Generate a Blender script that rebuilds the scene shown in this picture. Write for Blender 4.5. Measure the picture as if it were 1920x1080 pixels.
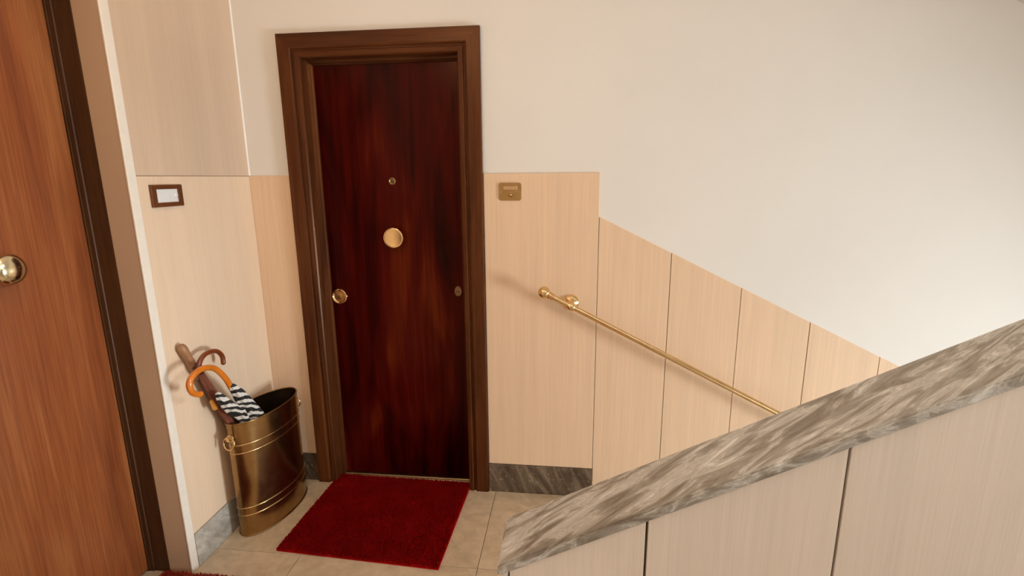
import bpy, bmesh, math, random
from mathutils import Vector, Matrix
random.seed(7)
for o in list(bpy.data.objects): bpy.data.objects.remove(o)
S = bpy.context.scene
COL = S.collection

# ------------------------------------------------------------------ camera
YAW, PITCH, ROLL = 0.1144, -0.2146, -0.0087
fwd = Vector((-math.sin(YAW)*math.cos(PITCH), math.cos(YAW)*math.cos(PITCH), math.sin(PITCH)))
rgt = Vector((math.cos(YAW), math.sin(YAW), 0)); up = rgt.cross(fwd)
c_, s_ = math.cos(ROLL), math.sin(ROLL)
r2 = c_*rgt + s_*up; u2 = -s_*rgt + c_*up
cd = bpy.data.cameras.new('camera'); cam = bpy.data.objects.new('camera', cd); COL.objects.link(cam)
cd.sensor_width = 36; cd.lens = 954.65/1920*36; cd.clip_start = 0.02
M = Matrix((r2, u2, -fwd)).transposed().to_4x4(); M.translation = (1.4532, -2.2869, 1.5527)
cam.matrix_world = M
S.camera = cam

# ------------------------------------------------------------------ world, daylight, exposure
W = bpy.data.worlds.new('sky'); S.world = W; W.use_nodes = True
W.node_tree.nodes['Background'].inputs[0].default_value = (0.82, 0.90, 1.0, 1)
W.node_tree.nodes['Background'].inputs[1].default_value = 1.0
WX = 6.0                                   # end wall of the stairwell
WIN = [(-2.35, -1.35, -0.55, 0.75), (-2.70, -1.00, 2.45, 3.75)]     # windows in it: y0, y1, z0, z1
DAY = [(290, (0.90, 0.965, 1.0)), (340, (0.92, 0.965, 1.0))]
for (y0, y1, z0, z1), (pw, colr) in zip(WIN, DAY):
    ld = bpy.data.lights.new('daylight', 'AREA'); ld.shape = 'RECTANGLE'
    ld.size = z1-z0; ld.size_y = y1-y0; ld.energy = pw; ld.color = colr
    lo = bpy.data.objects.new('daylight', ld); COL.objects.link(lo)
    lo.location = (WX+0.22, (y0+y1)/2, (z0+z1)/2); lo.rotation_euler = (0, math.radians(90), 0)
LAMP_POS, LAMP_POWER, LAMP_COL = (0.70, -1.60, 2.72), 13, (1.0, 0.64, 0.36)
vs = S.view_settings
vs.view_transform = 'Standard'; vs.look = 'None'; vs.gamma = 1; vs.use_curve_mapping = False
vs.exposure = 0.0

# ------------------------------------------------------------------ materials
def mat(name):
    m = bpy.data.materials.new(name); m.use_nodes = True
    nt = m.node_tree; b = nt.nodes['Principled BSDF']
    return m, nt, b
def N(nt, t, **kw):
    n = nt.nodes.new(t)
    for k, v in kw.items():
        if k in n.inputs: n.inputs[k].default_value = v
        else: setattr(n, k, v)
    return n
def coords(nt, scale, rot=(0, 0, 0), rnd=True):
    tc = N(nt, 'ShaderNodeTexCoord'); mp = N(nt, 'ShaderNodeMapping')
    mp.inputs['Scale'].default_value = scale
    rt = N(nt, 'ShaderNodeMapping'); rt.inputs['Rotation'].default_value = rot
    nt.links.new(tc.outputs['Object'], rt.inputs['Vector'])
    nt.links.new(rt.outputs[0], mp.inputs['Vector'])
    if rnd:
        oi = N(nt, 'ShaderNodeObjectInfo'); mu = N(nt, 'ShaderNodeMath', operation='MULTIPLY'); mu.inputs[1].default_value = 37.0
        nt.links.new(oi.outputs['Random'], mu.inputs[0]); nt.links.new(mu.outputs[0], mp.inputs['Location'])
    return mp.outputs[0]
def noise(nt, vec, scale=1.0, detail=4, rough=0.55, dist=0.0):
    n = N(nt, 'ShaderNodeTexNoise'); n.inputs['Scale'].default_value = scale
    n.inputs['Detail'].default_value = detail; n.inputs['Roughness'].default_value = rough; n.inputs['Distortion'].default_value = dist
    nt.links.new(vec, n.inputs['Vector']); return n.outputs['Fac']
def ramp(nt, fac, stops):
    r = N(nt, 'ShaderNodeValToRGB'); e = r.color_ramp.elements
    while len(e) < len(stops): e.new(0.5)
    for el, (p, c) in zip(e, stops): el.position = p; el.color = (*c, 1)
    nt.links.new(fac, r.inputs[0]); return r.outputs[0]
def mixc(nt, a, b, fac, mode='MIX'):
    m = N(nt, 'ShaderNodeMix', data_type='RGBA', blend_type=mode)
    for sock, v in ((m.inputs[0], fac), (m.inputs[6], a), (m.inputs[7], b)):
        if hasattr(v, 'links') or hasattr(v, 'is_linked'): nt.links.new(v, sock)
        elif isinstance(v, (int, float)): sock.default_value = v
        else: sock.default_value = (*v, 1)
    return m.outputs[2]
def bump(nt, b, h, strength=0.2, dist=0.002):
    bn = N(nt, 'ShaderNodeBump'); bn.inputs['Strength'].default_value = strength; bn.inputs['Distance'].default_value = dist
    nt.links.new(h, bn.inputs['Height']); nt.links.new(bn.outputs[0], b.inputs['Normal'])

def plaster(name, col, var=0.05):
    m, nt, b = mat(name)
    v = coords(nt, (1, 1, 1), rnd=False)
    big = noise(nt, v, 1.3, 3); fine = noise(nt, v, 140, 3)
    c = ramp(nt, big, [(0.3, tuple(x*(1-var) for x in col)), (0.7, col)])
    nt.links.new(c, b.inputs['Base Color']); b.inputs['Roughness'].default_value = 0.75
    bump(nt, b, fine, 0.08, 0.001); return m
def laminate(name, col, amp=0.13, tint=(1, 1, 1)):
    m, nt, b = mat(name)
    v1 = coords(nt, (110, 110, 1.6)); v2 = coords(nt, (16, 16, 0.7)); v3 = coords(nt, (420, 420, 5))
    a = noise(nt, v1, 1, 5, 0.6, 0.3); w = noise(nt, v2, 1, 3, 0.5, 0.5); f = noise(nt, v3, 1, 2)
    lo = tuple(x*(1-amp*1.35) for x in col); hi = tuple(min(1, x*(1+amp*0.7)) for x in col)
    c1 = ramp(nt, a, [(0.3, lo), (0.62, hi)])
    c2 = ramp(nt, w, [(0.3, tuple(x*0.93 for x in col)), (0.7, tuple(min(1, x*1.06) for x in col))])
    c = mixc(nt, c1, c2, 0.5)
    c3 = ramp(nt, f, [(0.35, (0.93, 0.91, 0.88)), (0.6, (1, 1, 1))])
    c = mixc(nt, c, c3, 0.6, 'MULTIPLY')
    oi = N(nt, 'ShaderNodeObjectInfo')
    rr = ramp(nt, oi.outputs['Random'], [(0, (0.96, 0.955, 0.95)), (1, (1, 1, 1))])
    c = mixc(nt, c, rr, 1.0, 'MULTIPLY')
    nt.links.new(c, b.inputs['Base Color']); b.inputs['Roughness'].default_value = 0.42
    bump(nt, b, a, 0.06, 0.0006); return m
def marble(name, stops, scale, rot, rough=0.3, dist=1.6, fleck=0.0):
    m, nt, b = mat(name)
    v = coords(nt, scale, rot)
    a = noise(nt, v, 1, 7, 0.62, dist); v2 = coords(nt, tuple(x*2.7 for x in scale), rot); f = noise(nt, v2, 1, 4, 0.6, 0.8)
    c = ramp(nt, a, stops)
    c2 = ramp(nt, f, [(0.35, (0.72, 0.70, 0.66)), (0.65, (1, 1, 1))])
    c = mixc(nt, c, c2, 0.6, 'MULTIPLY')
    if fleck:
        v3 = coords(nt, (1, 1, 1)); g = noise(nt, v3, 60, 5, 0.7)
        g2 = ramp(nt, g, [(0.60, (0, 0, 0)), (0.66, (fleck,)*3)])
        c = mixc(nt, c, (0.55, 0.48, 0.42), g2)
    nt.links.new(c, b.inputs['Base Color']); b.inputs['Roughness'].default_value = rough
    return m
def wood(name, stops, rough=0.25, coat=0.3, gs=1.0, patch=None, bumps=0.05, spec=0.5, grain=0.38, pz=0.9, horiz=False):
    m, nt, b = mat(name)
    ax = (lambda a, c: (c, a, a)) if horiz else (lambda a, c: (a, a, c))
    v1 = coords(nt, ax(45*gs, 1.3*gs)); v2 = coords(nt, ax(7*gs, pz*gs)); v3 = coords(nt, ax(240*gs, 6*gs))
    a = noise(nt, v1, 1, 5, 0.6, 0.6); w = noise(nt, v2, 1, 3, 0.5, 1.2); f = noise(nt, v3, 1, 2)
    mixf = N(nt, 'ShaderNodeMix'); mixf.inputs[0].default_value = 1-grain
    nt.links.new(a, mixf.inputs[2]); nt.links.new(w, mixf.inputs[3])
    c = ramp(nt, mixf.outputs[0], stops)
    c3 = ramp(nt, f, [(0.38, (0.72, 0.68, 0.66)), (0.6, (1, 1, 1))])
    c = mixc(nt, c, c3, 0.8, 'MULTIPLY')
    nt.links.new(c, b.inputs['Base Color'])
    b.inputs['Roughness'].default_value = rough; b.inputs['Coat Weight'].default_value = coat; b.inputs['Coat Roughness'].default_value = 0.12; b.inputs['Specular IOR Level'].default_value = spec
    bump(nt, b, a, bumps, 0.0008); return m
def metal(name, col, rough=0.2, dark=None, nscale=8.0, rvar=0.1):
    m, nt, b = mat(name)
    v = coords(nt, (1, 1, 1)); a = noise(nt, v, nscale, 6, 0.65, 0.6); f = noise(nt, v, nscale*9, 3)
    c = ramp(nt, a, [(0.35, dark or tuple(x*0.8 for x in col)), (0.62, col)])
    nt.links.new(c, b.inputs['Base Color']); b.inputs['Metallic'].default_value = 1
    r = N(nt, 'ShaderNodeMapRange'); r.inputs[1].default_value = 0.3; r.inputs[2].default_value = 0.7
    r.inputs[3].default_value = rough; r.inputs[4].default_value = rough+rvar
    nt.links.new(f, r.inputs[0]); nt.links.new(r.outputs[0], b.inputs['Roughness']); return m
def plain(name, col, rough=0.5, var=0.12, nscale=30, coat=0.0, bumps=0.0):
    m, nt, b = mat(name)
    v = coords(nt, (1, 1, 1)); a = noise(nt, v, nscale, 4)
    c = ramp(nt, a, [(0.3, tuple(x*(1-var) for x in col)), (0.7, tuple(min(1, x*(1+var)) for x in col))])
    nt.links.new(c, b.inputs['Base Color']); b.inputs['Roughness'].default_value = rough; b.inputs['Coat Weight'].default_value = coat
    if bumps: bump(nt, b, a, bumps, 0.001)
    return m

M_PLASTER = plaster('cream_plaster', (0.86, 0.82, 0.77))
M_CEIL = plaster('white_plaster', (0.86, 0.82, 0.76))
M_REVEAL = plaster('tan_painted_reveal', (0.62, 0.42, 0.265), 0.12)
M_TRIM = plain('ivory_paint', (0.87, 0.79, 0.69), 0.5, 0.03)
M_CAULK = plain('white_caulk', (0.92, 0.88, 0.83), 0.6, 0.03)
M_PANEL = laminate('blond_oak_laminate', (0.87, 0.625, 0.425), 0.06)
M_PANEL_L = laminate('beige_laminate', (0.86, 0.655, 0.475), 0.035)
M_PANEL_U = laminate('shaded_beige_laminate', (0.71, 0.53, 0.385), 0.035)  # left wall laminate again, with shade put into a darker colour
M_PANEL_P = laminate('daylit_oak_laminate', (0.86, 0.735, 0.625), 0.05)  # oak laminate again, extra cool daylight put into a paler, greyer colour
M_CAP = marble('grey_veined_marble', [(0.35, (0.25, 0.205, 0.16)), (0.44, (0.37, 0.322, 0.268)), (0.50, (0.45, 0.41, 0.355)), (0.54, (0.68, 0.645, 0.59)), (0.58, (0.50, 0.46, 0.405)), (0.66, (0.82, 0.79, 0.74))],
               (7.5, 33, 28), (0, math.radians(27), math.radians(-19)), 0.32, 1.5)
M_BASE_D = marble('dark_streaked_marble', [(0.38, (0.07, 0.045, 0.028)), (0.52, (0.14, 0.098, 0.064)), (0.60, (0.21, 0.155, 0.108)), (0.68, (0.44, 0.35, 0.265))],
                  (22, 14, 3.0), (0, math.radians(26), 0), 0.3, 0.7, 0.35)
M_BASE_L = marble('pale_grey_marble', [(0.3, (0.34, 0.32, 0.28)), (0.5, (0.50, 0.47, 0.42)), (0.68, (0.66, 0.61, 0.54))],
                  (20, 10, 24), (math.radians(35), 0, 0), 0.35, 0.8)
M_FLOOR = marble('beige_stone_slab', [(0.3, (0.68, 0.56, 0.41)), (0.5, (0.80, 0.665, 0.49)), (0.7, (0.87, 0.735, 0.55))],
                 (6, 6, 6), (0, 0, 0.4), 0.38, 0.9)
M_GROUT = plain('dark_grout', (0.13, 0.095, 0.065), 0.9)
M_STEP = marble('stair_stone', [(0.3, (0.40, 0.34, 0.27)), (0.7, (0.57, 0.50, 0.40))], (5, 5, 5), (0, 0, 0.4), 0.4, 0.9)
M_DOOR = wood('polished_mahogany', [(0.34, (0.008, 0.0006, 0.0005)), (0.45, (0.034, 0.0010, 0.0008)), (0.56, (0.072, 0.0030, 0.0012)), (0.68, (0.135, 0.017, 0.003))], 0.24, 0.0, gs=0.6, spec=0.13, grain=0.22, pz=1.2)
M_DOOR.node_tree.nodes['Principled BSDF'].inputs['Specular Tint'].default_value = (1.0, 0.62, 0.45, 1)
M_FRAME = wood('stained_frame_wood', [(0.3, (0.045, 0.011, 0.004)), (0.5, (0.095, 0.027, 0.008)), (0.7, (0.16, 0.050, 0.014))], 0.32, 0.0, spec=0.22)
FR = [(0.3, (0.045, 0.011, 0.004)), (0.5, (0.095, 0.027, 0.008)), (0.7, (0.16, 0.050, 0.014))]
M_FRAME_H = wood('stained_head_wood', FR, 0.32, 0.0, spec=0.22, horiz=True)
M_FRAME_H.node_tree.nodes['Principled BSDF'].inputs['Specular Tint'].default_value = (1.0, 0.75, 0.55, 1)
M_FRAME.node_tree.nodes['Principled BSDF'].inputs['Specular Tint'].default_value = (1.0, 0.75, 0.55, 1)
M_DOOR2 = wood('lit_hazed_mahogany', [(0.3, (0.19, 0.046, 0.012)), (0.5, (0.31, 0.088, 0.024)), (0.72, (0.43, 0.16, 0.052))], 0.36, 0.25, 0.8)  # same mahogany, window light and reflection haze put into a lighter colour
M_JAMB2 = wood('dark_jamb_wood', [(0.3, (0.055, 0.021, 0.007)), (0.7, (0.11, 0.045, 0.015))], 0.45, 0.0, spec=0.2)
M_BRASS = metal('polished_brass', (0.86, 0.62, 0.33), 0.13, (0.74, 0.50, 0.24), 14)
M_BRASS_D = metal('aged_brass_plate', (0.46, 0.29, 0.12), 0.33, (0.36, 0.21, 0.08), 20)
M_BIN = metal('tarnished_brass', (0.46, 0.285, 0.12), 0.19, (0.29, 0.165, 0.066), 3.5, 0.05)
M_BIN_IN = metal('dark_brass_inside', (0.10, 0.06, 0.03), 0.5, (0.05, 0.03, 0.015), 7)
M_BEAD = metal('bright_brass_bead', (0.80, 0.57, 0.30), 0.18, (0.62, 0.42, 0.2), 16)
M_ALU = metal('aluminium', (0.80, 0.80, 0.79), 0.25)
M_KNOB2 = metal('pale_brass', (0.80, 0.70, 0.48), 0.12, (0.68, 0.57, 0.36), 14)
M_DARK = plain('black_slot', (0.012, 0.009, 0.007), 0.5)
M_WHITE = plain('white_card', (0.80, 0.79, 0.77), 0.35, 0.03)
M_PLATEWOOD = wood('brown_plate_wood', [(0.3, (0.10, 0.030, 0.008)), (0.7, (0.20, 0.065, 0.018))], 0.35, 0.2, 2)
M_AMBER = plain('amber_lacquered_wood', (0.72, 0.20, 0.018), 0.18, 0.15, 18, 0.6)
M_REDWOOD = plain('red_brown_lacquered_wood', (0.20, 0.045, 0.014), 0.22, 0.25, 22, 0.5)
M_TANWOOD = plain('tan_turned_wood', (0.36, 0.18, 0.085), 0.4, 0.2, 26)
M_BROWNCLOTH = plain('red_brown_cloth', (0.17, 0.045, 0.02), 0.8, 0.3, 60)
M_DKCLOTH = plain('dark_brown_cloth', (0.13, 0.065, 0.032), 0.85, 0.3, 60)
M_STEEL = metal('pale_steel_shaft', (0.78, 0.70, 0.60), 0.25)
M_GLOBE, nt, b = mat('lamp_globe'); b.inputs['Base Color'].default_value = (1, 0.95, 0.85, 1)
b.inputs['Emission Color'].default_value = (1, 0.82, 0.6, 1); b.inputs['Emission Strength'].default_value = 2.0

def carpet(name, col, hi):
    m, nt, b = mat(name)
    v = coords(nt, (1, 1, 1), rnd=False); a = noise(nt, v, 9, 4); f = noise(nt, v, 260, 2)
    c = ramp(nt, a, [(0.3, col), (0.75, hi)])
    c3 = ramp(nt, f, [(0.3, (0.7, 0.7, 0.7)), (0.7, (1.15, 1.15, 1.15))])
    c = mixc(nt, c, c3, 0.8, 'MULTIPLY')
    nt.links.new(c, b.inputs['Base Color']); b.inputs['Roughness'].default_value = 0.95
    b.inputs['Specular IOR Level'].default_value = 0.1; return m
M_MAT1 = carpet('crimson_coir', (0.33, 0.003, 0.003), (0.50, 0.007, 0.006))
M_MAT2 = carpet('faded_red_coir', (0.42, 0.05, 0.03), (0.52, 0.085, 0.055))

def zebra():
    m, nt, b = mat('zebra_print_cloth')
    tc = N(nt, 'ShaderNodeTexCoord')
    w = N(nt, 'ShaderNodeTexWave', wave_type='BANDS', bands_direction='Z'); w.inputs['Scale'].default_value = 12
    w.inputs['Distortion'].default_value = 5.0; w.inputs['Detail'].default_value = 2; w.inputs['Detail Scale'].default_value = 1.2
    mp = N(nt, 'ShaderNodeMapping'); mp.inputs['Rotation'].default_value = (math.radians(25), 0.2, 0)
    nt.links.new(tc.outputs['Object'], mp.inputs['Vector']); nt.links.new(mp.outputs[0], w.inputs['Vector'])
    c = ramp(nt, w.outputs['Fac'], [(0.44, (0.012, 0.010, 0.010)), (0.54, (0.70, 0.66, 0.61))])
    nt.links.new(c, b.inputs['Base Color']); b.inputs['Roughness'].default_value = 0.7; return m
M_ZEBRA = zebra()
def glass():
    m, nt, b = mat('window_glass'); nt.nodes.remove(b)
    t = N(nt, 'ShaderNodeBsdfTransparent'); t.inputs[0].default_value = (0.96, 0.97, 0.97, 1); g = N(nt, 'ShaderNodeBsdfGlossy'); g.inputs['Roughness'].default_value = 0.03
    f = N(nt, 'ShaderNodeFresnel'); x = N(nt, 'ShaderNodeMixShader')
    nt.links.new(f.outputs[0], x.inputs[0]); nt.links.new(t.outputs[0], x.inputs[1]); nt.links.new(g.outputs[0], x.inputs[2])
    nt.links.new(x.outputs[0], nt.nodes['Material Output'].inputs[0]); return m
M_GLASS = glass()

# ------------------------------------------------------------------ mesh helpers (world coordinates)
ORG = {}
def link(name, me, parent=None, origin=None, smooth=False):
    """one mesh object; its verts come in world coordinates and are moved to its own origin"""
    vs_ = [v.co for v in me.vertices]
    lo = Vector([min(v[i] for v in vs_) for i in range(3)]); hi = Vector([max(v[i] for v in vs_) for i in range(3)])
    og = Vector(origin) if origin else Vector(((lo.x+hi.x)/2, (lo.y+hi.y)/2, lo.z))
    me.transform(Matrix.Translation(-og)); me.update()
    o = bpy.data.objects.new(name, me); COL.objects.link(o)
    po = ORG[parent.name] if parent else Vector((0, 0, 0))
    if parent: o.parent = parent
    o.location = og - po; ORG[o.name] = og
    if smooth:
        for p in me.polygons: p.use_smooth = True
        try: me.set_sharp_from_angle(angle=math.radians(38))
        except Exception: pass
    return o
def obj(name, bm, m, parent=None, smooth=False, origin=None):
    bmesh.ops.recalc_face_normals(bm, faces=bm.faces[:])
    me = bpy.data.meshes.new(name); bm.to_mesh(me); bm.free()
    me.materials.append(m)
    return link(name, me, parent, origin, smooth)
def empty(name, loc):
    o = bpy.data.objects.new(name, None); COL.objects.link(o); o.location = loc; o.empty_display_size = 0.05
    ORG[o.name] = Vector(loc); return o
def tag(o, label=None, cat=None, group=None, kind=None):
    if label: o['label'] = label
    if cat: o['category'] = cat
    if group: o['group'] = group
    if kind: o['kind'] = kind
    return o
def struct(o, label=None): return tag(o, label, None, None, 'structure')
def box(bm, x0, x1, y0, y1, z0, z1, bev=0.0, seg=1):
    r = bmesh.ops.create_cube(bm, size=1); v = r['verts']
    for q in v: q.co = Vector((x0 if q.co.x < 0 else x1, y0 if q.co.y < 0 else y1, z0 if q.co.z < 0 else z1))
    if bev:
        es = list({e for q in v for e in q.link_edges})
        bmesh.ops.bevel(bm, geom=es, offset=bev, segments=seg, affect='EDGES')
    return bm
def B(*a, **k): return box(bmesh.new(), *a, **k)
def prism(bm, pts, axis, a, b, bev=0.0):
    """polygon pts (2D) in the plane normal to axis, extruded from a to b"""
    def P(p, t): return {'x': (t, p[0], p[1]), 'y': (p[0], t, p[1]), 'z': (p[0], p[1], t)}[axis]
    A = [bm.verts.new(P(p, a)) for p in pts]; C = [bm.verts.new(P(p, b)) for p in pts]
    fs = [bm.faces.new(A), bm.faces.new(C[::-1])]
    n = len(pts)
    for i in range(n): fs.append(bm.faces.new((A[i], C[i], C[(i+1) % n], A[(i+1) % n])))
    if bev:
        es = list({e for f in fs for e in f.edges}); bmesh.ops.bevel(bm, geom=es, offset=bev, segments=1, affect='EDGES')
    return bm
def frame_to(d):
    d = Vector(d).normalized(); h = Vector((0, 0, 1)) if abs(d.z) < 0.9 else Vector((1, 0, 0))
    u = h.cross(d).normalized(); return u, d.cross(u).normalized(), d
def lathe(bm, base, d, prof, seg=28, sx=1.0):
    """revolve prof [(r, t)...] about axis d through base"""
    u, v, d = frame_to(d); base = Vector(base); rings = []
    for r, t in prof:
        if r < 1e-6: rings.append([bm.verts.new(base + d*t)])
        else: rings.append([bm.verts.new(base + d*t + (u*math.cos(a)*sx + v*math.sin(a))*r) for a in [2*math.pi*k/seg for k in range(seg)]])
    for p, q in zip(rings, rings[1:]):
        for k in range(seg):
            l = (k+1) % seg
            if len(p) == 1 and len(q) == 1: continue
            if len(p) == 1: bm.faces.new((p[0], q[k], q[l]))
            elif len(q) == 1: bm.faces.new((p[k], p[l], q[0]))
            else: bm.faces.new((p[k], p[l], q[l], q[k]))
    for rr in (rings[0], rings[-1]):
        if len(rr) > 1: bm.faces.new(rr)
    return bm
def L(*a, **k): return lathe(bmesh.new(), *a, **k)
def ball_prof(r, n=10, t0=0.0): return [(r*math.sin(math.pi*i/n), t0 - r*math.cos(math.pi*i/n)) for i in range(n+1)]
def smooth_path(pts, n=6):
    pts = [Vector(p) for p in pts]; out = []
    for i in range(len(pts)-1):
        p0 = pts[max(i-1, 0)]; p1 = pts[i]; p2 = pts[i+1]; p3 = pts[min(i+2, len(pts)-1)]
        for k in range(n):
            t = k/n
            out.append(0.5*((2*p1) + (p2-p0)*t + (2*p0-5*p1+4*p2-p3)*t*t + (3*p1-p0-3*p2+p3)*t**3))
    out.append(pts[-1]); return out
def tube(bm, path, rad, seg=14, lobes=0, amp=0.0, closed=False, round_ends=True, twist=0.0):
    path = [Vector(p) for p in path]; n = len(path)
    R = rad if isinstance(rad, (list, tuple)) else [rad]*n
    T = []
    for i in range(n):
        a = path[i-1] if (i > 0 or closed) else path[i]; c = path[(i+1) % n] if (i < n-1 or closed) else path[i]
        T.append((c-a).normalized())
    u, v, _ = frame_to(T[0]); rings = []
    for i in range(n):
        u = (u - T[i]*u.dot(T[i])).normalized(); v = T[i].cross(u)
        rings.append([bm.verts.new(path[i] + (u*math.cos(a)+v*math.sin(a))*R[i]*(1+amp*math.cos(lobes*a+twist*i))) for a in [2*math.pi*k/seg for k in range(seg)]])
    pr = list(zip(rings, rings[1:])) + ([(rings[-1], rings[0])] if closed else [])
    for p, q in pr:
        for k in range(seg): bm.faces.new((p[k], p[(k+1) % seg], q[(k+1) % seg], q[k]))
    if not closed:
        for idx, sg in ((0, -1), (n-1, 1)):
            ring = rings[idx]
            if round_ends:
                r = R[idx]; prev = ring
                for f, h in ((0.8, 0.45), (0.45, 0.75)):
                    nr = [bm.verts.new(path[idx] + (w.co-path[idx])*f + T[idx]*sg*r*h) for w in ring]
                    for k in range(seg): bm.faces.new((prev[k], prev[(k+1) % seg], nr[(k+1) % seg], nr[k]))
                    prev = nr
                tip = bm.verts.new(path[idx] + T[idx]*sg*r*0.85)
                for k in range(seg): bm.faces.new((prev[k], prev[(k+1) % seg], tip))
            else: bm.faces.new(ring)
    return bm

# ------------------------------------------------------------------ key measures
XL = -0.043                     # left wall plane
DX0, DX1, DZ = 0.1642, 1.0656, 2.17      # outer edge of the door frame on the back wall
ZP, ZB = 1.568, 0.1505          # panel height, baseboard height
X1 = 1.5795; S0, SL = 1.379, 0.4959      # first panel joint = top of the stairs, sloping panels
JX = [1.5795, 1.8982, 2.2058, 2.5068, 2.8109]
while JX[-1] < 4.9: JX.append(JX[-1]+0.304)
YF = -2.95                      # wall behind the camera
PY0, PY1 = -1.53, -1.397        # marble coping of the parapet
CEIL = 2.94
OW = 0.10                       # width of one side of the frame
LO0, LO1, LOZ = -1.42, -0.678, 2.22      # opening of the door in the left wall

# ------------------------------------------------------------------ walls
bm = bmesh.new()
box(bm, XL-0.35, DX0+0.02, 0.0, 0.22, -0.2, 3.3); box(bm, DX1-0.02, WX+0.3, 0.0, 0.22, -2.0, 4.9)
box(bm, DX0+0.02, DX1-0.02, 0.0, 0.22, DZ-0.02, 3.3)
wall_back = struct(obj('wall_back', bm, M_PLASTER), 'cream plaster wall around the dark door and above the stair panels')
# back wall panelling: one landing panel right of the door, a strip left of it, then one panel per stair tread
g = 0.0014
obj('panel', B(DX1+0.003, X1-g, -0.007, 0.003, ZB+0.001, ZP, bev=0.0012), M_PANEL, wall_back)
obj('panel', B(XL+0.001, DX0-0.002, -0.004, 0.003, ZB+0.001, ZP, bev=0.001), M_PANEL, wall_back)
for a, c in zip(JX, JX[1:]):
    zt = lambda x: S0 - SL*(x-X1)
    obj('panel', prism(bmesh.new(), [(a+g, zt(a)-1.33), (c-g, zt(c)-1.33), (c-g, zt(c)), (a+g, zt(a))], 'y', -0.005+random.uniform(-.0006, .0006), 0.003, bev=0.0009), M_PANEL, wall_back)
obj('panel_joint_backing', prism(bmesh.new(), [(X1-0.004, S0-1.3), (JX[-1], S0-SL*(JX[-1]-X1)-1.3), (JX[-1], S0-SL*(JX[-1]-X1)-0.004), (X1-0.004, S0-0.004)], 'y', -0.0012, 0.002), M_GROUT, wall_back)

# left wall with the recessed door opening
bm = bmesh.new()
box(bm, XL-0.40, XL, LO1, 0.0, -0.2, 3.3); box(bm, XL-0.40, XL, YF-0.2, LO0, -0.2, 3.3); box(bm, XL-0.40, XL, LO0, LO1, LOZ, 3.3)
wall_left = struct(obj('wall_left', bm, M_PLASTER), 'shaded cream wall beside the near door')
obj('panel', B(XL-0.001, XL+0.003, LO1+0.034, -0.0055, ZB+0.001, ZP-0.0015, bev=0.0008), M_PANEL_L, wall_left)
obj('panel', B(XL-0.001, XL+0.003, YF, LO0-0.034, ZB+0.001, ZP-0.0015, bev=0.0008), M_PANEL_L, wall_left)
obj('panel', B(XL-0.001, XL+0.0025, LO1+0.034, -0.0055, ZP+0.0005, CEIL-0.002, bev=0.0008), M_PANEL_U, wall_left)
obj('panel_seam', B(XL-0.001, XL+0.0012, LO1+0.034, -0.004, ZP-0.0025, ZP+0.0008), M_GROUT, wall_left)
obj('caulk_line', prism(bmesh.new(), [(XL-0.001, 0.001), (XL+0.0075, 0.001), (XL-0.001, -0.0075)], 'z', ZP+0.001, CEIL), M_CAULK, wall_left)
# painted reveal of the opening (two cheeks and head) and the ivory corner strip
bm = bmesh.new()
box(bm, XL-0.094, XL-0.001, LO1-0.002, LO1+0.012, 0, LOZ); box(bm, XL-0.094, XL-0.001, LO0-0.012, LO0+0.002, 0, LOZ); box(bm, XL-0.094, XL-0.001, LO0, LO1, LOZ-0.002, LOZ+0.01)
obj('reveal', bm, M_REVEAL, wall_left)
bm = bmesh.new()
box(bm, XL-0.002, XL+0.006, LO1-0.003, LO1+0.033, 0, LOZ+0.03, bev=0.002); box(bm, XL-0.002, XL+0.006, LO0-0.033, LO0+0.003, 0, LOZ+0.03, bev=0.002)
box(bm, XL-0.002, XL+0.006, LO0-0.03, LO1+0.03, LOZ-0.003, LOZ+0.03, bev=0.002)
struct(obj('trim_1', bm, M_TRIM), 'narrow ivory corner strip edging the near door opening')

# wall behind the camera, stair end wall with two windows
struct(obj('wall_front', B(XL-0.35, WX+0.3, YF-0.2, YF, -2.0, 4.9), M_PLASTER), 'plaster wall behind the viewer')
bm = bmesh.new()
(a0, a1, b0, b1), (c0, c1, d0, d1) = WIN
box(bm, WX, WX+0.2, YF, 0, -2.0, b0); box(bm, WX, WX+0.2, YF, a0, b0, b1); box(bm, WX, WX+0.2, a1, 0, b0, b1)
box(bm, WX, WX+0.2, YF, 0, b1, d0); box(bm, WX, WX+0.2, YF, c0, d0, d1); box(bm, WX, WX+0.2, c1, 0, d0, d1); box(bm, WX, WX+0.2, YF, 0, d1, 4.9)
struct(obj('wall_right', bm, M_PLASTER), 'end wall of the stairwell holding its windows')
for i, (y0, y1, z0, z1) in enumerate(WIN):
    bm = bmesh.new(); t = 0.05
    box(bm, WX+0.04, WX+0.10, y0, y1, z0, z0+t); box(bm, WX+0.04, WX+0.10, y0, y1, z1-t, z1)
    box(bm, WX+0.04, WX+0.10, y0, y0+t, z0, z1); box(bm, WX+0.04, WX+0.10, y1-t, y1, z0, z1); box(bm, WX+0.04, WX+0.10, (y0+y1)/2-0.03, (y0+y1)/2+0.03, z0, z1)
    wn = struct(obj('window_%d' % (i+1), bm, M_TRIM), 'stairwell window on the %s half landing' % ('lower', 'upper')[i])
    for ya, yb in ((y0+t, (y0+y1)/2-0.03), ((y0+y1)/2+0.03, y1-t)):
        obj('pane', B(WX+0.066, WX+0.072, ya, yb, z0+t, z1-t), M_GLASS, wn)
    obj('sill', B(WX-0.03, WX+0.05, y0-0.04, y1+0.04, z0-0.03, z0, bev=0.004), M_STEP, wn)

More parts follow.
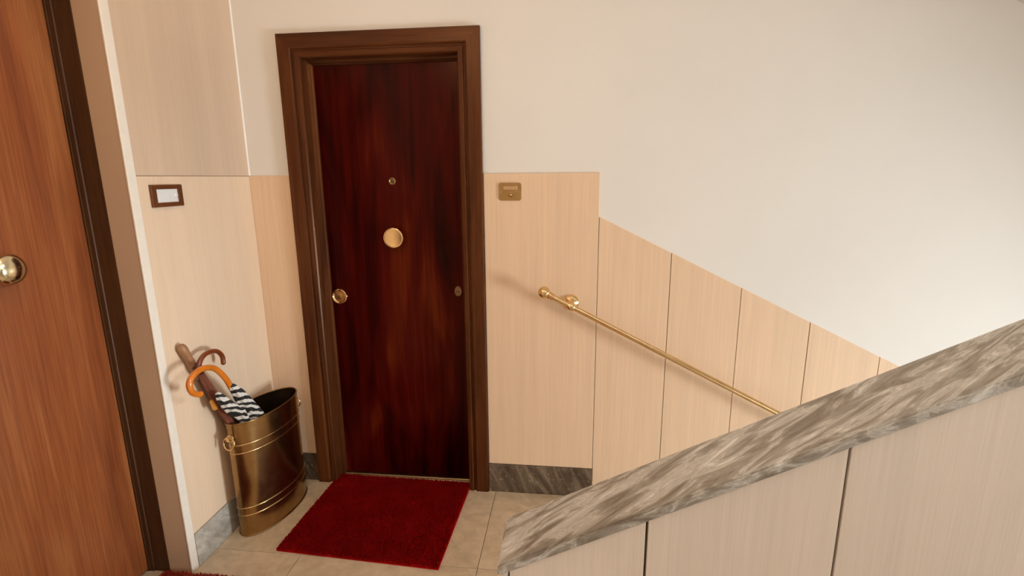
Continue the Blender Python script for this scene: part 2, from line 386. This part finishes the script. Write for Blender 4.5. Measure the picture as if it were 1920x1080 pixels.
# ceiling: landing slab, soffit of the flight above (runs along the back wall), top of the well
bm = bmesh.new()
box(bm, XL-0.35, X1, YF, 0.0, CEIL, CEIL+0.2)
struct(obj('ceiling', bm, M_CEIL), 'white ceiling over the landing')
sof = lambda x: 2.18 - 0.4959*(x-3.1)
bm = prism(bmesh.new(), [(X1, sof(X1)), (4.6, sof(4.6)), (WX, sof(4.6)), (WX, sof(4.6)+0.2), (4.6, sof(4.6)+0.2), (X1, CEIL+0.2)], 'y', -1.385, 0.0)
struct(obj('ceiling_soffit', bm, M_CEIL), 'sloping white underside of the stair flight above')
struct(obj('ceiling_well', B(X1, WX+0.2, YF, 0, 4.8, 4.9), M_CEIL), 'ceiling at the top of the stairwell')
struct(obj('wall_above', B(X1-0.1, X1, YF, 0, CEIL+0.2, 4.8), M_PLASTER), 'wall above the landing ceiling')

# ------------------------------------------------------------------ floor of stone slabs
floor = struct(obj('floor', B(XL-0.22, X1-0.01, YF, 0.12, -0.2, -0.004), M_GROUT), 'landing floor of beige stone slabs')
YJ = -0.537
rows = [(YJ, 0.0, [XL, 0.53, 1.101, X1-0.012]), (-1.08, YJ, [XL, 0.345, 1.101, X1-0.012]), (-1.62, -1.08, [XL, 0.53, 1.101, X1-0.012]),
        (-2.16, -1.62, [XL, 0.345, 1.101, X1-0.012]), (-2.70, -2.16, [XL, 0.53, 1.101, X1-0.012]), (YF, -2.70, [XL, 0.345, 1.101, X1-0.012])]
for ya, yb, xs in rows:
    for xa, xb in zip(xs, xs[1:]):
        obj('slab', B(xa+0.0012, xb-0.0012, ya+0.0012, yb-0.0012, -0.02, 0.0, bev=0.0008), M_FLOOR, floor)
obj('slab', B(XL-0.20, XL-0.0012, LO0, LO1, -0.02, 0.0, bev=0.0008), M_FLOOR, floor)
obj('slab', B(DX0+OW-0.02, DX1-OW+0.02, 0.0012, 0.11, -0.02, 0.0, bev=0.0008), M_FLOOR, floor)
struct(obj('wall_under', B(X1-0.14, X1-0.02, YF, 0, -2.0, -0.021), M_PLASTER), 'wall under the landing edge')
struct(obj('floor_below', B(X1, WX+0.2, YF, 0, -1.75, -1.5), M_STEP), 'half landing below')

# baseboards
struct(obj('baseboard_right', B(DX1+0.002, X1-g, -0.016, 0.0, 0.0, ZB, bev=0.0015), M_BASE_D), 'dark streaked marble baseboard right of the dark door')
struct(obj('baseboard_back', B(XL+0.010, DX0-0.002, -0.010, 0.0, 0.0, ZB, bev=0.0015), M_BASE_D), 'grey marble baseboard left of the dark door')
struct(obj('baseboard_left', B(XL, XL+0.009, LO1+0.034, -0.0005, 0.0, ZB, bev=0.0015), M_BASE_L), 'pale grey marble baseboard under the left wall panel')
struct(obj('baseboard_stair', prism(bmesh.new(), [(X1+0.001, -0.20), (4.28, -0.20-SL*(4.28-X1)), (4.28, 0.045-SL*(4.28-X1)), (X1+0.001, 0.045)], 'y', -0.010, 0.0), M_BASE_D), 'sloping marble skirting beside the descending stairs')

# ------------------------------------------------------------------ stairs
def flight(name, label, x0, up_, y0, y1, n):
    t = empty(name, (x0+1.3, (y0+y1)/2, -1.5 if up_ < 0 else 0)); tag(t, label, 'stairs')
    for i in range(n):
        z = (0.15*(i+1) if up_ > 0 else -0.15*(i+1)); xa = x0 + 0.302*i
        obj('tread', B(xa-0.015, xa+0.302, y0, y1, z-0.03, z, bev=0.004), M_STEP, t)
        obj('riser', B(xa+(0.0 if up_ > 0 else -0.011), xa+(0.02 if up_ > 0 else 0.005), y0, y1, z-0.15 if up_ > 0 else z, z-0.03 if up_ > 0 else z+0.12), M_STEP, t)
    k = SL*up_; x9 = x0+0.302*n
    za = -0.13 if up_ > 0 else -0.40
    obj('underside', prism(bmesh.new(), [(x0+0.01, za+0.13), (x0+0.01, za), (x9, za+k*(x9-x0)), (x9, za+0.13+k*(x9-x0))], 'y', y0, y1), M_CEIL, t)
    return t
flight('descending_stairs', 'stone stairs going down along the panelled wall', X1, -1, -1.39, -0.02, 9)
flight('ascending_stairs', 'stone stairs going up behind the marble capped parapet', X1, 1, YF+0.01, PY0-0.01, 10)
struct(obj('floor_upper', B(4.60, WX, YF+0.01, -1.41, 1.44, 1.65), M_STEP), 'upper half landing')

# ------------------------------------------------------------------ parapet with sloping marble coping
CX0, CZ0, CS, CT = 1.336, 0.888, 0.507, 0.021      # left end, top height there, slope, thickness
ctop = lambda x: CZ0 + CS*(x-CX0)
PX0, PX1, CX1 = CX0+0.012, 4.55, 4.57
pz = lambda x: ctop(x) - CT
low = lambda x: max(0.0, -0.10 + SL*(x-X1))
bm = prism(bmesh.new(), [(PX0, 0.0), (X1, 0.0), (X1+0.4, low(X1+0.4)), (PX1, low(PX1)), (PX1, pz(PX1)-0.001), (PX0, pz(PX0)-0.001)], 'y', PY0+0.018, PY1-0.012)
par = struct(obj('wall_parapet', bm, M_GROUT), 'sloping stair parapet faced with oak panels')
PJ = [PX0+0.006, 1.589, 1.888] ; 
while PJ[-1] < 4.4: PJ.append(PJ[-1]+0.301)
for a, c in zip(PJ, PJ[1:]):
    gg = 0.0022
    for ya, yb, mm in ((PY0+0.010, PY0+0.0185, M_PANEL_P), (PY1-0.0125, PY1-0.006, M_PANEL_P)):
        obj('panel', prism(bmesh.new(), [(a+gg, max(0.0, low(a))), (c-gg, max(0.0, low(c))), (c-gg, pz(c)-0.002), (a+gg, pz(a)-0.002)], 'y', ya, yb, bev=0.001), mm, par)
obj('panel', B(PX0-0.004, PX0+0.001, PY0+0.014, PY1-0.012, 0, pz(PX0)-0.001, bev=0.001), M_PANEL_P, par)
obj('metal_corner_strip', B(PX0-0.006, PX0+0.006, PY0+0.008, PY0+0.016, 0, pz(PX0)-0.001, bev=0.001), M_ALU, par)
bm = bmesh.new()
nx = 60
prism(bm, [(CX0, ctop(CX0)-CT), (CX1, ctop(CX1)-CT), (CX1, ctop(CX1)), (CX0, ctop(CX0))], 'y', PY0, PY1)
bmesh.ops.bevel(bm, geom=bm.edges[:], offset=0.003, segments=2, affect='EDGES')
tag(obj('marble_coping', bm, M_CAP), 'grey veined marble coping on top of the sloping stair parapet', 'coping')

# ------------------------------------------------------------------ dark door in the back wall
def door_frame_member(name, side, prof, X0, X1_, Z1, mm, parent):
    """one mitred frame member of section prof [(inward, y)...]"""
    bm = bmesh.new(); n = len(prof)
    def ring(corner):
        out = []
        for u, y in prof:
            if corner == 'bl': p = (X0+u, y, 0.0)
            elif corner == 'tl': p = (X0+u, y, Z1-u)
            elif corner == 'tr': p = (X1_-u, y, Z1-u)
            else: p = (X1_-u, y, 0.0)
            out.append(bm.verts.new(p))
        return out
    a, b = {'left': ('bl', 'tl'), 'head': ('tl', 'tr'), 'right': ('tr', 'br')}[side]
    A, C = ring(a), ring(b)
    for i in range(n): bm.faces.new((A[i], A[(i+1) % n], C[(i+1) % n], C[i]))
    bm.faces.new(A); bm.faces.new(C[::-1])
    return obj(name, bm, mm, parent)
LY = 0.068
door = struct(empty('door_1', ((DX0+DX1)/2, 0.03, 0)), 'dark polished mahogany front door with brass knob in a stained frame')
door['category'] = 'door'
prof = [(0, 0.0), (0, -0.020), (0.003, -0.024), (0.056, -0.024), (0.062, -0.021), (0.066, -0.014), (0.072, -0.013), (0.075, -0.019), (0.080, -0.021), (0.094, -0.019), (0.099, -0.013),
        (0.100, 0.0), (0.100, 0.045), (0.110, 0.048), (0.112, 0.056), (0.117, 0.060), (0.119, LY+0.004), (0.02, LY+0.004), (0.02, 0.0)]
for sd, nm in (('left', 'jamb'), ('right', 'jamb'), ('head', 'frame_head')):
    door_frame_member(nm, sd, prof, DX0, DX1, DZ, M_FRAME_H if sd == 'head' else M_FRAME, door)
leaf = obj('leaf', B(DX0+0.108, DX1-0.108, LY, LY+0.045, 0.012, DZ-0.108, bev=0.002), M_DOOR, door)
obj('threshold', B(DX0+OW+0.001, DX1-OW-0.001, LY-0.012, LY+0.04, 0.0, 0.010, bev=0.002), metal('worn_brass_threshold', (0.50, 0.36, 0.2), 0.35), door)
D = (0, -1, 0)
kx, kz = 0.627, 1.277
kn = obj('knob', L((kx, LY, kz), D, [(0.026, 0), (0.026, 0.004), (0.015, 0.008), (0.013, 0.018), (0.018, 0.024), (0.040, 0.029), (0.0475, 0.033), (0.049, 0.038), (0.047, 0.043), (0.044, 0.0445), (0.040, 0.0438), (0.0, 0.0441)], 40), M_BRASS, door, True)
kn['label'] = 'round brass centre knob'
ph = obj('peephole', L((0.624, LY, 1.538), D, [(0.017, 0), (0.0165, 0.005), (0.013, 0.007), (0.010, 0.004), (0.0085, 0.003)], 28), M_BRASS_D, door, True)
obj('lens', L((0.624, LY-0.0025, 1.538), D, [(0.0085, 0), (0.006, 0.002), (0.0, 0.003)], 20), plain('dark_lens', (0.03, 0.02, 0.015), 0.08, coat=1.0), ph, True)
lx, lz = 0.322, 0.981
lk = obj('lock_rosette', L((lx, LY, lz), D, [(0.040, 0), (0.040, 0.007), (0.0375, 0.011), (0.034, 0.012), (0.031, 0.009), (0.027, 0.005), (0.0, 0.005)], 36), M_BRASS, door, True)
obj('lock_cylinder', L((lx, LY-0.005, lz), D, [(0.015, 0), (0.015, 0.006), (0.0135, 0.007), (0.0, 0.0065)], 28), M_BRASS_D, lk, True)
obj('keyhole', B(lx-0.0015, lx+0.0015, LY-0.0124, LY-0.011, lz-0.006, lz+0.006), M_DARK, lk)
cy = obj('lock_cover', L((0.922, LY, 1.016), D, [(0.026, 0), (0.026, 0.003), (0.023, 0.006), (0.0, 0.007)], 28, sx=0.75), metal('dull_bronze', (0.30, 0.17, 0.085), 0.42), door, True)
obj('keyhole', B(0.914, 0.930, LY-0.008, LY-0.0065, 1.013, 1.017), M_DARK, cy)

# ------------------------------------------------------------------ near door in the left wall
LXF = -0.226
d2 = struct(empty('door_2', (LXF, (LO0+LO1)/2, 0)), 'red brown wooden door with a brass knob, nearest on the left')
d2['category'] = 'door'
for nm, a in (('jamb', (LO1-0.0035, LO1+0.03)), ('jamb', (LO0-0.03, LO0+0.0035))):
    s = 1 if a[0] > -1 else -1
    ye = LO1 if s > 0 else LO0
    bm = bmesh.new()
    pr = [(XL-0.095, ye-s*0.004), (XL-0.095, ye+s*0.03), (LXF-0.06, ye+s*0.03), (LXF-0.06, ye-s*0.010), (LXF+0.003, ye-s*0.010), (LXF+0.006, ye-s*0.008), (LXF+0.022, ye-s*0.008), (LXF+0.024, ye-s*0.004)]
    prism(bm, pr, 'z', 0.0, LOZ); obj(nm, bm, M_JAMB2, d2)
obj('frame_head', B(LXF-0.06, XL-0.095, LO0, LO1, LOZ-0.008, LOZ+0.03), M_JAMB2, d2)
obj('leaf', B(LXF-0.045, LXF, LO0+0.011, LO1-0.011, 0.010, LOZ-0.009, bev=0.002), M_DOOR2, d2)
k2 = obj('knob', L((LXF, -0.992, 1.300), (1, 0, 0), [(0.026, 0), (0.026, 0.004), (0.016, 0.008), (0.014, 0.022), (0.022, 0.028), (0.038, 0.032), (0.046, 0.040), (0.047, 0.048), (0.042, 0.058), (0.030, 0.065), (0.014, 0.069), (0.0, 0.070)], 36), M_KNOB2, d2, True)
k2['label'] = 'round polished brass knob'

# ------------------------------------------------------------------ doormats
def doormat(name, label, pts, h, mm, n, seed):
    rnd = random.Random(seed); P = [Vector((*p, 0)) for p in pts]
    cen = sum(P, Vector())/4
    t = empty(name, (cen.x, cen.y, 0)); tag(t, label, 'doormat')
    obj('backing', prism(bmesh.new(), [(p.x, p.y) for p in P], 'z', 0.0, h*0.45), mm, t)
    V, F = [], []
    for i in range(n):
        a, c = rnd.random(), rnd.random()
        p = P[0]*(1-a)*(1-c) + P[1]*a*(1-c) + P[2]*a*c + P[3]*(1-a)*c
        th = rnd.random()*6.283; w = 0.0016; dx, dy = math.cos(th)*w, math.sin(th)*w
        lx, ly = rnd.gauss(0, 0.0022), rnd.gauss(0, 0.0022); z1 = h*rnd.uniform(0.82, 1.06)
        k = len(V)
        V += [(p.x-dx, p.y-dy, h*0.3), (p.x+dx, p.y+dy, h*0.3), (p.x+lx+dx*0.8, p.y+ly+dy*0.8, z1), (p.x+lx-dx*0.8, p.y+ly-dy*0.8, z1)]
        F.append((k, k+1, k+2, k+3))
    me = bpy.data.meshes.new('pile'); me.from_pydata(V, [], F); me.materials.append(mm)
    tag(link('pile', me, t), kind='stuff')
    return t
doormat('doormat', 'crimson coir doormat in front of the dark door', [(0.252, 0.040), (0.966, 0.030), (0.945, -0.563), (0.228, -0.527)], 0.015, M_MAT1, 90000, 3)
doormat('doormat', 'faded red doormat at the foot of the near left door', [(-0.150, -0.692), (0.44, -0.696), (0.44, -1.36), (-0.150, -1.35)], 0.020, M_MAT2, 40000, 4)

# ------------------------------------------------------------------ bell plates
t = empty('doorbell_plate', (1.187, -0.007, 1.451)); tag(t, 'small aged brass bell plate on the oak panel right of the dark door', 'doorbell')
rr = []
for cx_, cz_, a0 in ((1.226, 1.5175, 0), (1.147, 1.5175, 90), (1.147, 1.461, 180), (1.226, 1.461, 270)):
    rr += [(cx_+0.010*math.cos(math.radians(a0+k*18)), cz_+0.010*math.sin(math.radians(a0+k*18))) for k in range(6)]
bm = prism(bmesh.new(), rr, 'y', -0.0125, -0.0068)
bmesh.ops.bevel(bm, geom=[e for e in bm.edges if e.verts[0].co.y < -0.012 and e.verts[1].co.y < -0.012], offset=0.0016, segments=2, affect='EDGES')
obj('plate', bm, M_BRASS_D, t)
bar = obj('name_bar', B(1.157, 1.219, -0.0142, -0.0124, 1.497, 1.514, bev=0.0008), metal('worn_name_bar', (0.66, 0.44, 0.26), 0.42, (0.52, 0.33, 0.17), 160), t)
bu = obj('button_collar', L((1.189, -0.0124, 1.476), D, [(0.011, 0), (0.0105, 0.0025), (0.0085, 0.003), (0.0075, 0.001), (0.0, 0.001)], 24), M_BRASS_D, t, True)
obj('button', L((1.189, -0.0130, 1.476), D, [(0.006, 0), (0.006, 0.003), (0.0045, 0.0055), (0.002, 0.0068), (0.0, 0.007)], 20), M_BRASS, bu, True)

t = empty('doorbell_plate', (XL+0.003, -0.524, 1.456)); tag(t, 'brown wooden frame with white bell plate on the left wall', 'doorbell')
y0, y1, z0, z1, w, x0, x1 = -0.598, -0.450, 1.456, 1.536, 0.023, XL+0.0032, XL+0.014
def fr(pts): return prism(bmesh.new(), pts, 'x', x0, x1, bev=0.0015)
for pts in ([(y0, z0), (y1, z0), (y1-w, z0+w*.7), (y0+w, z0+w*.7)], [(y0, z1), (y0+w, z1-w*.7), (y1-w, z1-w*.7), (y1, z1)],
            [(y0, z0), (y0+w, z0+w*.7), (y0+w, z1-w*.7), (y0, z1)], [(y1, z0), (y1, z1), (y1-w, z1-w*.7), (y1-w, z0+w*.7)]):
    obj('frame_rail', fr(pts), M_PLATEWOOD, t)
pl = obj('white_plate', B(x0, x1-0.004, y0+w-0.001, y1-w+0.001, z0+w*.7-0.001, z1-w*.7+0.001), M_WHITE, t)
obj('button', L((x1-0.0042, -0.484, 1.497), (1, 0, 0), [(0.009, 0), (0.009, 0.003), (0.007, 0.005), (0.0, 0.006)], 20), M_WHITE, pl, True)

# ------------------------------------------------------------------ brass handrail
t = empty('handrail', (1.461, -0.08, 0.9)); tag(t, 'polished brass handrail sloping down the panelled stair wall', 'handrail')
RY = -0.082; ra = Vector((1.372, RY, 1.036)); rs = -0.512
rd = Vector((1, 0, rs)).normalized(); rp = lambda x: Vector((x, RY, ra.z + rs*(x-ra.x)))
obj('rail', tube(bmesh.new(), [rp(1.365), rp(2.4), rp(3.4), rp(4.25)], 0.0118, 20, round_ends=False), M_BRASS, t, True)
bc = rp(1.343)
obj('ball_finial', L(bc, rd, ball_prof(0.0275, 14) , 28), M_BRASS, t, True)
obj('finial_collar', L(bc+rd*0.022, rd, [(0.012, 0), (0.0175, 0.002), (0.0175, 0.008), (0.014, 0.010), (0.014, 0.014), (0.0165, 0.016), (0.0165, 0.021), (0.0125, 0.024)], 24), M_BRASS, t, True)
for bx_ in (1.463, 2.68, 3.90):
    p = rp(bx_)
    br = obj('bracket', L((p.x, -0.0072 if bx_ < X1 else -0.0055, p.z), D, [(0.037, 0), (0.037, 0.003), (0.034, 0.007), (0.026, 0.013), (0.016, 0.018), (0.011, 0.024), (0.009, 0.040), (0.0095, 0.060), (0.0095, 0.072)], 30), M_BRASS, t, True)
    obj('bracket_collar', L(p-rd*0.017, rd, [(0.012, 0), (0.015, 0.001), (0.0165, 0.005), (0.0195, 0.010), (0.0205, 0.017), (0.0195, 0.024), (0.0165, 0.029), (0.015, 0.033), (0.012, 0.034)], 26), M_BRASS, br, True)

# ------------------------------------------------------------------ brass umbrella stand (oval)
UC, UA, UB, UH, UR = Vector((0.0627, -0.2566, 0)), 0.2008, 0.0928, 0.5424, -0.1423
t = empty('umbrella_stand', UC); tag(t, 'tall oval tarnished brass umbrella stand beside the dark door', 'umbrella stand')
def ov(a, z, off=0.0, sc=1.0):
    x = (UB+off)*sc*math.cos(a); y = (UA+off)*sc*math.sin(a)
    return Vector((UC.x + x*math.cos(UR) - y*math.sin(UR), UC.y + x*math.sin(UR) + y*math.cos(UR), z))
def oval_loft(prof, seg=72, cap0=False, cap1=False):
    bm = bmesh.new(); rings = [[bm.verts.new(ov(2*math.pi*k/seg, z, off)) for k in range(seg)] for off, z in prof]
    for p, q in zip(rings, rings[1:]):
        for k in range(seg): bm.faces.new((p[k], p[(k+1) % seg], q[(k+1) % seg], q[k]))
    if cap0: bm.faces.new(rings[0])
    if cap1: bm.faces.new(rings[-1])
    return bm
body = obj('body', oval_loft([(-0.004, 0.0), (0.0, 0.004), (0.0, 0.3), (0.001, UH-0.003)], cap0=True), M_BIN, t, True)
obj('lining', oval_loft([(-0.0015, UH-0.004), (-0.003, 0.3), (-0.003, 0.010)], cap1=True), M_BIN_IN, t, True)
def oval_ring(off, z, r): return tube(bmesh.new(), [ov(2*math.pi*k/72, z, off) for k in range(72)], r, 10, closed=True)
obj('rim', oval_ring(0.0005, UH-0.003, 0.0032), M_BIN, t, True)
for z in (0.441, 0.403, 0.140, 0.104): obj('bead', oval_ring(0.0006, z, 0.0026), M_BEAD, t, True)
obj('foot_ring', oval_ring(0.0002, 0.004, 0.0035), M_BIN, t, True)
for e in (-1, 1):
    a0 = math.pi/2*e
    c = ov(a0, 0.46); nrm = (c - Vector((UC.x, UC.y, 0.46))).normalized(); sd = Vector((-nrm.y, nrm.x, 0))
    # seam strip down the narrow end
    bm = bmesh.new(); colA = []
    for z in (0.006, UH-0.006):
        colA.append([bm.verts.new(ov(a0+da, z, of)) for da, of in ((-0.20, 0.0), (-0.19, 0.0018), (-0.1, 0.0025), (0, 0.003), (0.1, 0.0025), (0.19, 0.0018), (0.20, 0.0))])
    for k in range(6): bm.faces.new((colA[0][k], colA[0][k+1], colA[1][k+1], colA[1][k]))
    obj('seam_strip', bm, M_BIN, t, True)
    if e < 0:
        pass
    boss = obj('handle_boss', L(ov(a0, 0.478, 0.002), nrm, [(0.017, 0), (0.016, 0.004), (0.009, 0.008), (0.008, 0.014), (0.010, 0.017), (0.0, 0.020)], 20), M_BEAD, t, True)
    rc = ov(a0, 0.458, 0.014); 
    obj('ring_handle', tube(bmesh.new(), [rc + (sd*math.cos(q) + (Vector((0, 0, 1)) - nrm*0.15)*math.sin(q))*0.027 for q in [2*math.pi*k/32 for k in range(32)]], 0.0034, 10, closed=True), M_BEAD, t, True)

# ------------------------------------------------------------------ umbrellas in the stand
def lerp(a, b, f): return Vector(a)*(1-f) + Vector(b)*f
# 1: zebra print umbrella with amber crook
X = 0.070
t = empty('umbrella', (0.085, -0.20, 0.012)); tag(t, 'zebra print umbrella with glossy amber crook handle in the brass stand', 'umbrella', 'umbrellas in the brass stand')
cr = [(-0.392, 0.605), (-0.418, 0.66), (-0.440, 0.705), (-0.464, 0.752), (-0.507, 0.806), (-0.549, 0.831), (-0.599, 0.839), (-0.641, 0.826), (-0.656, 0.803), (-0.648, 0.772), (-0.622, 0.751), (-0.608, 0.748)]
obj('crook_handle', tube(bmesh.new(), smooth_path([(X, y-0.022, z+0.011) for y, z in cr], 5), 0.0115, 16), M_AMBER, t, True)
def canopy(path, rads, lobes, amp, mm, tw=0.06, n=6, seg=40):
    p = smooth_path(path, n); m_ = len(p); R = []
    for i in range(m_):
        f = i/(m_-1)*(len(rads)-1); k = min(int(f), len(rads)-2); R.append(rads[k]*(1-(f-k)) + rads[k+1]*(f-k))
    return tube(bmesh.new(), p, R, seg, lobes, amp, twist=tw)
obj('canopy_fold', canopy([(0.076, -0.464, 0.722), (0.079, -0.440, 0.684), (0.085, -0.400, 0.607), (0.090, -0.352, 0.520), (0.085, -0.27, 0.36), (0.088, -0.22, 0.15)], [0.011, 0.0215, 0.029, 0.033, 0.026, 0.012], 5, 0.13, M_ZEBRA), M_ZEBRA, t, True)
obj('canopy_fold', canopy([(0.060, -0.528, 0.712), (0.062, -0.510, 0.680), (0.066, -0.468, 0.622), (0.071, -0.408, 0.556), (0.068, -0.35, 0.40), (0.062, -0.29, 0.16)], [0.010, 0.018, 0.023, 0.025, 0.022, 0.012], 5, 0.15, M_ZEBRA), M_ZEBRA, t, True)
obj('shaft', tube(bmesh.new(), [(0.072, -0.440, 0.66), (0.078, -0.405, 0.58), (0.086, -0.33, 0.42)], 0.005, 12), M_STEEL, t, True)
obj('ferrule', tube(bmesh.new(), [(0.088, -0.22, 0.15), (0.09, -0.205, 0.02)], [0.006, 0.003], 12), M_DARK, t, True)
# 2: red brown crook
t = empty('umbrella', (0.03, -0.22, 0.012)); tag(t, 'red brown umbrella with dark polished crook handle in the brass stand', 'umbrella', 'umbrellas in the brass stand')
X = 0.012
cr = [(-0.535, 0.785), (-0.552, 0.825), (-0.540, 0.852), (-0.512, 0.870), (-0.472, 0.871), (-0.436, 0.858), (-0.412, 0.829), (-0.411, 0.798)]
obj('crook_handle', tube(bmesh.new(), smooth_path([(X, y, z) for y, z in cr], 6), 0.0098, 16), M_REDWOOD, t, True)
obj('collar', L((X, -0.556, 0.832), (0, 0.42, -0.9), [(0.010, -0.006), (0.0165, -0.002), (0.0165, 0.022), (0.013, 0.028)], 20), plain('dark_collar', (0.06, 0.012, 0.006), 0.3), t, True)
obj('canopy', canopy([(0.012, -0.545, 0.805), (0.014, -0.520, 0.745), (0.018, -0.480, 0.655), (0.022, -0.430, 0.545), (0.028, -0.34, 0.34), (0.03, -0.26, 0.12)], [0.011, 0.015, 0.018, 0.019, 0.018, 0.008], 6, 0.13, M_BROWNCLOTH), M_BROWNCLOTH, t, True)
obj('strap_toggle', tube(bmesh.new(), [(0.016, -0.512, 0.672), (0.016, -0.498, 0.636)], [0.0085, 0.0115], 14), plain('golden_lacquered_wood', (0.70, 0.30, 0.04), 0.25, coat=0.4), t, True)
obj('ferrule', tube(bmesh.new(), [(0.03, -0.26, 0.12), (0.03, -0.225, 0.02)], [0.006, 0.003], 12), M_DARK, t, True)
# 3: straight tan handle
t = empty('umbrella', (0.0, -0.2, 0.012)); tag(t, 'umbrella with thick straight tan wooden handle leaning on the left wall', 'umbrella', 'umbrellas in the brass stand')
A, Bb = Vector((-0.020, -0.583, 0.925)), Vector((-0.008, -0.412, 0.530))
obj('straight_handle', tube(bmesh.new(), [lerp(A, Bb, f) for f in (0.0, 0.03, 0.12, 0.30, 0.36)], [0.0165, 0.0180, 0.0160, 0.0150, 0.0155], 18), M_TANWOOD, t, True)
obj('canopy', canopy([lerp(A, Bb, 0.34), lerp(A, Bb, 0.5), lerp(A, Bb, 0.8), Bb, (0.002, -0.32, 0.32), (0.008, -0.25, 0.12)], [0.011, 0.014, 0.016, 0.016, 0.014, 0.007], 6, 0.13, M_DKCLOTH), M_DKCLOTH, t, True)
obj('ferrule', tube(bmesh.new(), [(0.008, -0.25, 0.12), (0.010, -0.215, 0.02)], [0.006, 0.003], 12), M_DARK, t, True)

# ------------------------------------------------------------------ landing lamp (above and behind the viewer)
t = empty('ceiling_lamp', (LAMP_POS[0], LAMP_POS[1], CEIL)); tag(t, 'round glass globe lamp under the landing ceiling', 'lamp')
obj('canopy_plate', L((LAMP_POS[0], LAMP_POS[1], CEIL), (0, 0, -1), [(0.07, 0), (0.07, 0.01), (0.05, 0.03), (0.02, 0.04), (0.02, 0.10)], 28), M_BRASS, t, True)
gl = obj('globe', L(LAMP_POS, (0, 0, 1), ball_prof(0.12, 14), 28), M_GLOBE, t, True)
ld = bpy.data.lights.new('bulb', 'POINT'); ld.energy = LAMP_POWER; ld.color = LAMP_COL; ld.shadow_soft_size = 0.13
lo = bpy.data.objects.new('bulb', ld); COL.objects.link(lo); lo.location = (LAMP_POS[0], LAMP_POS[1], LAMP_POS[2]-0.26)
